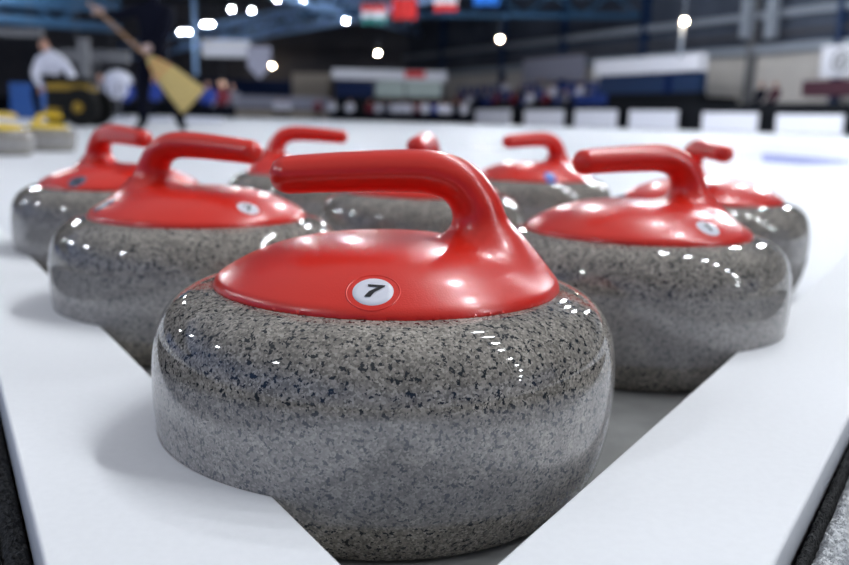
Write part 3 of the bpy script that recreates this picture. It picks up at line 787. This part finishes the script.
# --- person in a white shirt bending over the machine, 15 m away
QY = 15.5
q0 = at(44, 120, QY); qb = empty('person', (q0.x, QY, 0)); tag(qb, 'person in a white shirt leaning over the black and yellow machine', 'person')
hc = at(44, 47, QY-.25)-qb.location
sh = Vector((hc.x+.05, -.12, hc.z-.19))
J = [(0,.20,.88,.16,.14),(sh.x*.6,.08,1.04,.21,.17),(sh.x,sh.y,sh.z,.24,.16),(sh.x,sh.y-.04,sh.z+.12,.07,.07),(hc.x,hc.y+.03,hc.z-.06,.055,.06),
     (-.12,.14,.84,.10,.10),(-.13,.0,.48,.075,.08),(-.12,.10,.10,.055,.06),(-.12,-.06,.04,.045,.04),
     (.12,.14,.84,.10,.10),(.14,.0,.48,.075,.08),(.14,.10,.10,.055,.06),(.14,-.06,.04,.045,.04),
     (sh.x-.21,sh.y,sh.z-.04,.08,.08),(sh.x-.27,sh.y-.08,sh.z-.28,.078,.075),(sh.x-.13,sh.y-.18,sh.z-.50,.042,.042),
     (sh.x+.22,sh.y,sh.z-.04,.08,.08),(sh.x+.42,sh.y-.10,sh.z-.30,.082,.08),(sh.x+.40,sh.y-.28,sh.z-.48,.042,.042)]
Ed = [(0,1),(1,2),(2,3),(3,4),(0,5),(5,6),(6,7),(7,8),(0,9),(9,10),(10,11),(11,12),(2,13),(13,14),(14,15),(2,16),(16,17),(17,18)]
skel('body', J, Ed, [M['whitecloth'], M['skin'], M['navycloth']], lambda c: 2 if c.z < .86 and abs(c.x-.02) < .30 and c.y > -.15 else (1 if c.z > sh.z+.15 else 0), qb)
head(qb, hc+Vector((0,0,.03)), math.radians(10), M['hair'], pitch=-.5)
hand(qb, (sh.x-.13,sh.y-.18,sh.z-.50), (.2,-.3,-1), (.3,-1,0), (.4,.5,.4), 1, M['skin'], name='hand')
hand(qb, (sh.x+.40,sh.y-.28,sh.z-.48), (0,-.6,-1), (-.3,-1,0), (.4,.5,.4), -1, M['skin'], name='hand')
# --- machine with a big tyre
MY = 11.6
g = at(70, 130, MY); mc = empty('ice_machine', (g.x, MY+.1, 0)); tag(mc, 'black and yellow wheeled machine with a thick round tyre', 'machine')
def rel(px, py, Y): return at(px, py, Y)-mc.location
def wheel(c, r, wd, parent):
    mb = MB(); pr = [(r*.45,-wd/2),(r*.8,-wd/2),(r*.95,-wd*.42),(r,-wd*.25),(r,wd*.25),(r*.95,wd*.42),(r*.8,wd/2),(r*.45,wd/2)]
    Rm = Matrix.Translation(c) @ Matrix.Rotation(-PI/2, 4, 'X')
    mb.lathe(pr, 32); mb.v = [tuple(Rm @ Vector(v)) for v in mb.v]
    for k in range(24):
        a_ = 2*PI*k/24; mb.box(-.012,.012,-wd*.45,wd*.45,r*.97,r*1.04, 0, Matrix.Translation(c) @ Matrix.Rotation(a_, 4, 'Y'))
    t = mb.build('tyre', M['tyre'], parent)
    mb = MB(); mb.lathe([(.01,-wd*.66),(r*.22,-wd*.64),(r*.28,-wd*.56),(r*.28,wd*.5),(.01,wd*.5)], 24); mb.v = [tuple(Rm @ Vector(v)) for v in mb.v]; mb.build('wheel_hub', M['bright_yellow'], t)
c = rel(81, 112, MY); c.y = -.12; r = .255; c.z = r*1.04; wheel(c, r, .16, mc)
c2 = Vector((c.x-.42, .10, .16)); wheel(c2, .15, .10, mc); c3 = Vector((c.x, .45, r*1.04)); wheel(c3, r, .16, mc)
a = rel(43, 92, MY); b_ = rel(84, 82, MY)
mb = MB(); mb.box(a.x, b_.x, -.02, .36, .22, rel(60,90,MY).z); mb.build('chassis', M['machine'], mc)
mb = MB()
z0, z1 = rel(60,90,MY).z, rel(60,83,MY).z
prf = [(a.x,z0),(b_.x,z0),(b_.x,z0+.06),(b_.x-.06,z1),(a.x+.03,z1),(a.x,z0+.05)]
n = len(prf); mb.add([(x,-.04,z) for x,z in prf]+[(x,.38,z) for x,z in prf], [tuple(range(n)), tuple(range(n,2*n))[::-1]]+[(i,(i+1)%n,n+(i+1)%n,n+i) for i in range(n)])
mb.build('bonnet', M['bright_yellow'], mc)
mb = MB(); mb.box(a.x+.02, a.x+.26, -.10, -.02, rel(60,113,MY).z, rel(60,108,MY).z); mb.build('side_guard', M['bright_yellow'], mc)
mb = MB(); mb.box(a.x+.04, b_.x-.02, .02, .34, z1, z1+.09); mb.build('top_cover', M['machine'], mc)
mb = MB(); p = Vector((b_.x, .15, .5)); mb.tube([p, p+Vector((.12,0,.35)), p+Vector((.02,0,.42))], [.018]*3, 8); mb.build('steering_bar', M['grid'], mc)
mb = MB(); mb.box(c3.x-.02, c3.x+.02, -.1, .45, c3.z-.02, c3.z+.02); mb.build('axle', M['grid'], mc)
# --- spectators, seated: one figure per clothing colour, then copies
def spectator(mt, name='person'):
    t = empty(name, (0,0,0))
    J = [(0,0,.50,.15,.13),(0,0,.72,.17,.12),(0,0,.95,.19,.12),(0,0,1.08,.06,.06),
         (-.1,-.15,.50,.09,.09),(-.11,-.45,.48,.07,.07),(-.11,-.46,.10,.05,.05),(-.11,-.58,.04,.04,.035),
         (.1,-.15,.50,.09,.09),(.11,-.45,.48,.07,.07),(.11,-.46,.10,.05,.05),(.11,-.58,.04,.04,.035),
         (-.23,0,.98,.07,.07),(-.27,-.08,.72,.05,.05),(-.12,-.32,.60,.035,.035),(.23,0,.98,.07,.07),(.27,-.08,.72,.05,.05),(.12,-.32,.60,.035,.035)]
    Ed = [(0,1),(1,2),(2,3),(0,4),(4,5),(5,6),(6,7),(0,8),(8,9),(9,10),(10,11),(2,12),(12,13),(13,14),(2,15),(15,16),(16,17)]
    skel('body', J, Ed, [M[mt], M['navycloth'], M['skin']], lambda c: 1 if c.z < .55 and (c.y < -.05 or c.z < .45) else (2 if c.z > 1.06 else 0), t, 1)
    head(t, (0,-.01,1.20), 0, M['hair'])
    return t
protos = {}
def put_person(mt, loc, rz, label, group, s=1.0):
    if mt not in protos: protos[mt] = spectator(mt); o = protos[mt]
    else: o = copy_tree(protos[mt])
    o.location = loc; o.rotation_euler = (0,0,rz); tag(o, label, 'person', group); return o
CL = {'whitecloth':'white','bluecloth':'blue','redcloth':'dark red','greycloth':'grey','navycloth':'navy','maroon':'maroon'}
# seated on the ledge behind the right-hand boards
for px, row, mt in ((458,0,'redcloth'),(470,0,'whitecloth'),(484,1,'greycloth'),(497,0,'redcloth'),(505,2,'whitecloth'),(514,0,'redcloth'),(520,1,'navycloth'),(531,0,'whitecloth'),(540,2,'greycloth'),(547,0,'redcloth'),(553,1,'whitecloth'),(566,0,'greycloth'),(580,1,'whitecloth'),(761,0,'navycloth'),(775,0,'maroon')):
    off = -1.7-row*1.1; s_, _ = wp(px, 95, off); p = W0+WN*off+WD*s_
    put_person(mt, (p.x, p.y, .75+row*.42-.05), FR, f'spectator in {CL[mt]} seated in the rows behind the right-hand boards', f'spectators in {CL[mt]} behind the right boards')
# on a bench at the far end of the ice
for px, Y, mt in ((278,56,'whitecloth'),(287,57,'whitecloth'),(318,55,'redcloth'),(326,60,'whitecloth'),(332,56,'whitecloth'),(350,55,'whitecloth'),(358,57,'whitecloth'),(370,54,'redcloth'),(378,56,'whitecloth'),(386,53,'greycloth'),(394,55,'whitecloth'),(402,52,'whitecloth'),(410,54,'whitecloth'),(418,52,'redcloth'),(425,51,'whitecloth'),(434,52,'bluecloth'),(442,50,'whitecloth'),(449,52,'whitecloth'),(456,50,'navycloth'),(463,51,'whitecloth')):
    p = at(px, 115, Y); put_person(mt, (p.x, Y, 0), 0, f'spectator in {CL[mt]} sitting low at the far end of the ice', f'spectators in {CL[mt]} at the far end')
b0 = at(272, 115, 57.4); 
# figures behind the broom, near the left barriers
for px, Y, mt in ((101,26,'greycloth'),(118,24,'whitecloth'),(126,28,'bluecloth'),(154,25,'bluecloth'),(208,30,'bluecloth'),(222,31,'redcloth'),(232,32,'greycloth')):
    p = at(px, 100, Y); put_person(mt, (p.x, Y, 0), 0, {101:'person in grey sitting just right of the big tyre',118:'person in white sitting under the round white canopy',126:'person in blue sitting left of the striding dark legs',154:'person in blue seen between the striding legs',208:'person in blue sitting beyond the broom head',222:'person in dark red sitting right of the broom head',232:'person in grey sitting beyond the broom, rightmost of three'}[px], None)
# round white canopy above them
cn = at(118, 78, 23); cp = empty('round_canopy', (cn.x, 23, 0)); tag(cp, 'small round white canopy on a pole left of the striding person', 'canopy')
mb = MB(); mb.lathe([(.37,cn.z-.14),(.38,cn.z-.09),(.32,cn.z+.06),(.20,cn.z+.17),(.02,cn.z+.21)], 28); mb.build('cover', M['whitecloth'], cp)
mb = MB(); mb.tube([(0,0,0),(0,0,cn.z)], [.03,.03], 8); mb.build('pole', M['grid'], cp)

# ------------------------------------------------------------------ lamps
def lamp_proto(name, glass, r, lab, grp, wall=False):
    t = empty(name, (0,0,0)); tag(t, lab, 'lamp', grp)
    me = bpy.data.meshes.new('bulb'); bm = bmesh.new(); bmesh.ops.create_icosphere(bm, subdivisions=2, radius=r); bm.to_mesh(me); bm.free(); me.materials.append(M[glass])
    link('bulb', me, t)
    mb = MB(); mb.lathe([(r*1.25,r*.55),(r*1.15,r*.85),(r*.6,r*1.35),(r*.3,r*1.5),(r*.3,r*2.2),(.02,r*2.25)], 16); mb.build('reflector', M['girder'], t)
    mb = MB(); mb.tube([(0,0,r*2.2),(0,0,r*2.2+.8)], [.02,.02], 6); mb.build('hanger_rod', M['girder'], t)
    return t
LG = 'ceiling lamps hanging over the hall'
lp = None
def lamp(p, label=None, group=LG):
    global lp
    if lp is None: lp = lamp_proto('ceiling_lamp', 'cool', .20, '', LG); o = lp
    else: o = copy_tree(lp)
    o.location = p; o.scale = (.30,)*3 if group is None else (1,)*3; o['label'] = label or 'unseen white ceiling lamp hanging over the hall, outside the top of the picture'
    if group: o['group'] = group
    elif 'group' in o: del o['group']
    return o
for px, py, Y, lb in ((180.5,31.5,60,'white lamp, left of the upper-left touching pair'),(188.5,31.5,60,'white lamp, right of the upper-left touching pair'),(204,24,57,'white lamp, left of the second touching pair'),(211.5,24.5,57,'white lamp, right of the second touching pair'),
                      (231.5,9,50,'white lamp between the lamp pairs and the bright single near the top'),(252,10.5,50,'bright single white lamp right of the lamp pairs'),(346,21,55,'white lamp just left of the striped flag'),
                      (277,-1,46,'white lamp at the top edge, left of two'),(303,-1,46,'white lamp at the top edge, right of two')):
    lamp(at(px, py, Y), lb, None)
# rows overhead and behind the viewer, plus unseen lamps added to light the background
HA = Vector((-.458, .889, 0)); HP = Vector((.889, .458, 0))
LZ = 6.6
for hx, hy in HANG: lamp(Vector((hx, hy, LZ))).scale = (.74 if 2 < hx < 9 and hy < 5 else (1.4 if (hx, hy) in ((10,30),(2,36),(13,25),(11,20)) else 1),)*3
wl = None
for px, py, lb in ((272,66,'warm wall lamp beside the pale pennant'),(378,53,'warm wall lamp below the flags'),(500,39,'warm wall lamp above the blue seats'),(684.5,21,'warm wall lamp on a pole above the cabin')):
    off = -2.0 if px != 272 else 0
    d = ray(px, py); Y = {272:74,378:57,500:47,684.5:35.5}[px]
    if wl is None: wl = lamp_proto('wall_lamp', 'warm', .08, lb, 'warm lamps along the right wall'); o = wl
    else: o = copy_tree(wl)
    if 'group' in o: del o['group']
    o['label'] = lb; o.location = at(px, py, Y)
p = at(684.5, 21, 35.5); q = at(686, 58, 35.5); mb = MB(); mb.tube([(p.x,35.75,q.z),(p.x,35.75,p.z+.2)], [.07,.07], 8); tag(centred(mb.build('lamp_pole', M['girder'])), 'pale pole under the warm lamp above the cabin', 'pole')
o = lamp_proto('dim_lamp', 'dim', .25, 'dim pinkish lamp left of the dark screen on the far wall', None); o.location = at(222, 84, 75.2)
mb = MB(); zt = 9.38-o.location.z; mb.tube([(0,0,.5),(0,0,zt)], [.03,.03], 6); mb.build('drop_rod', M['girder'], o)
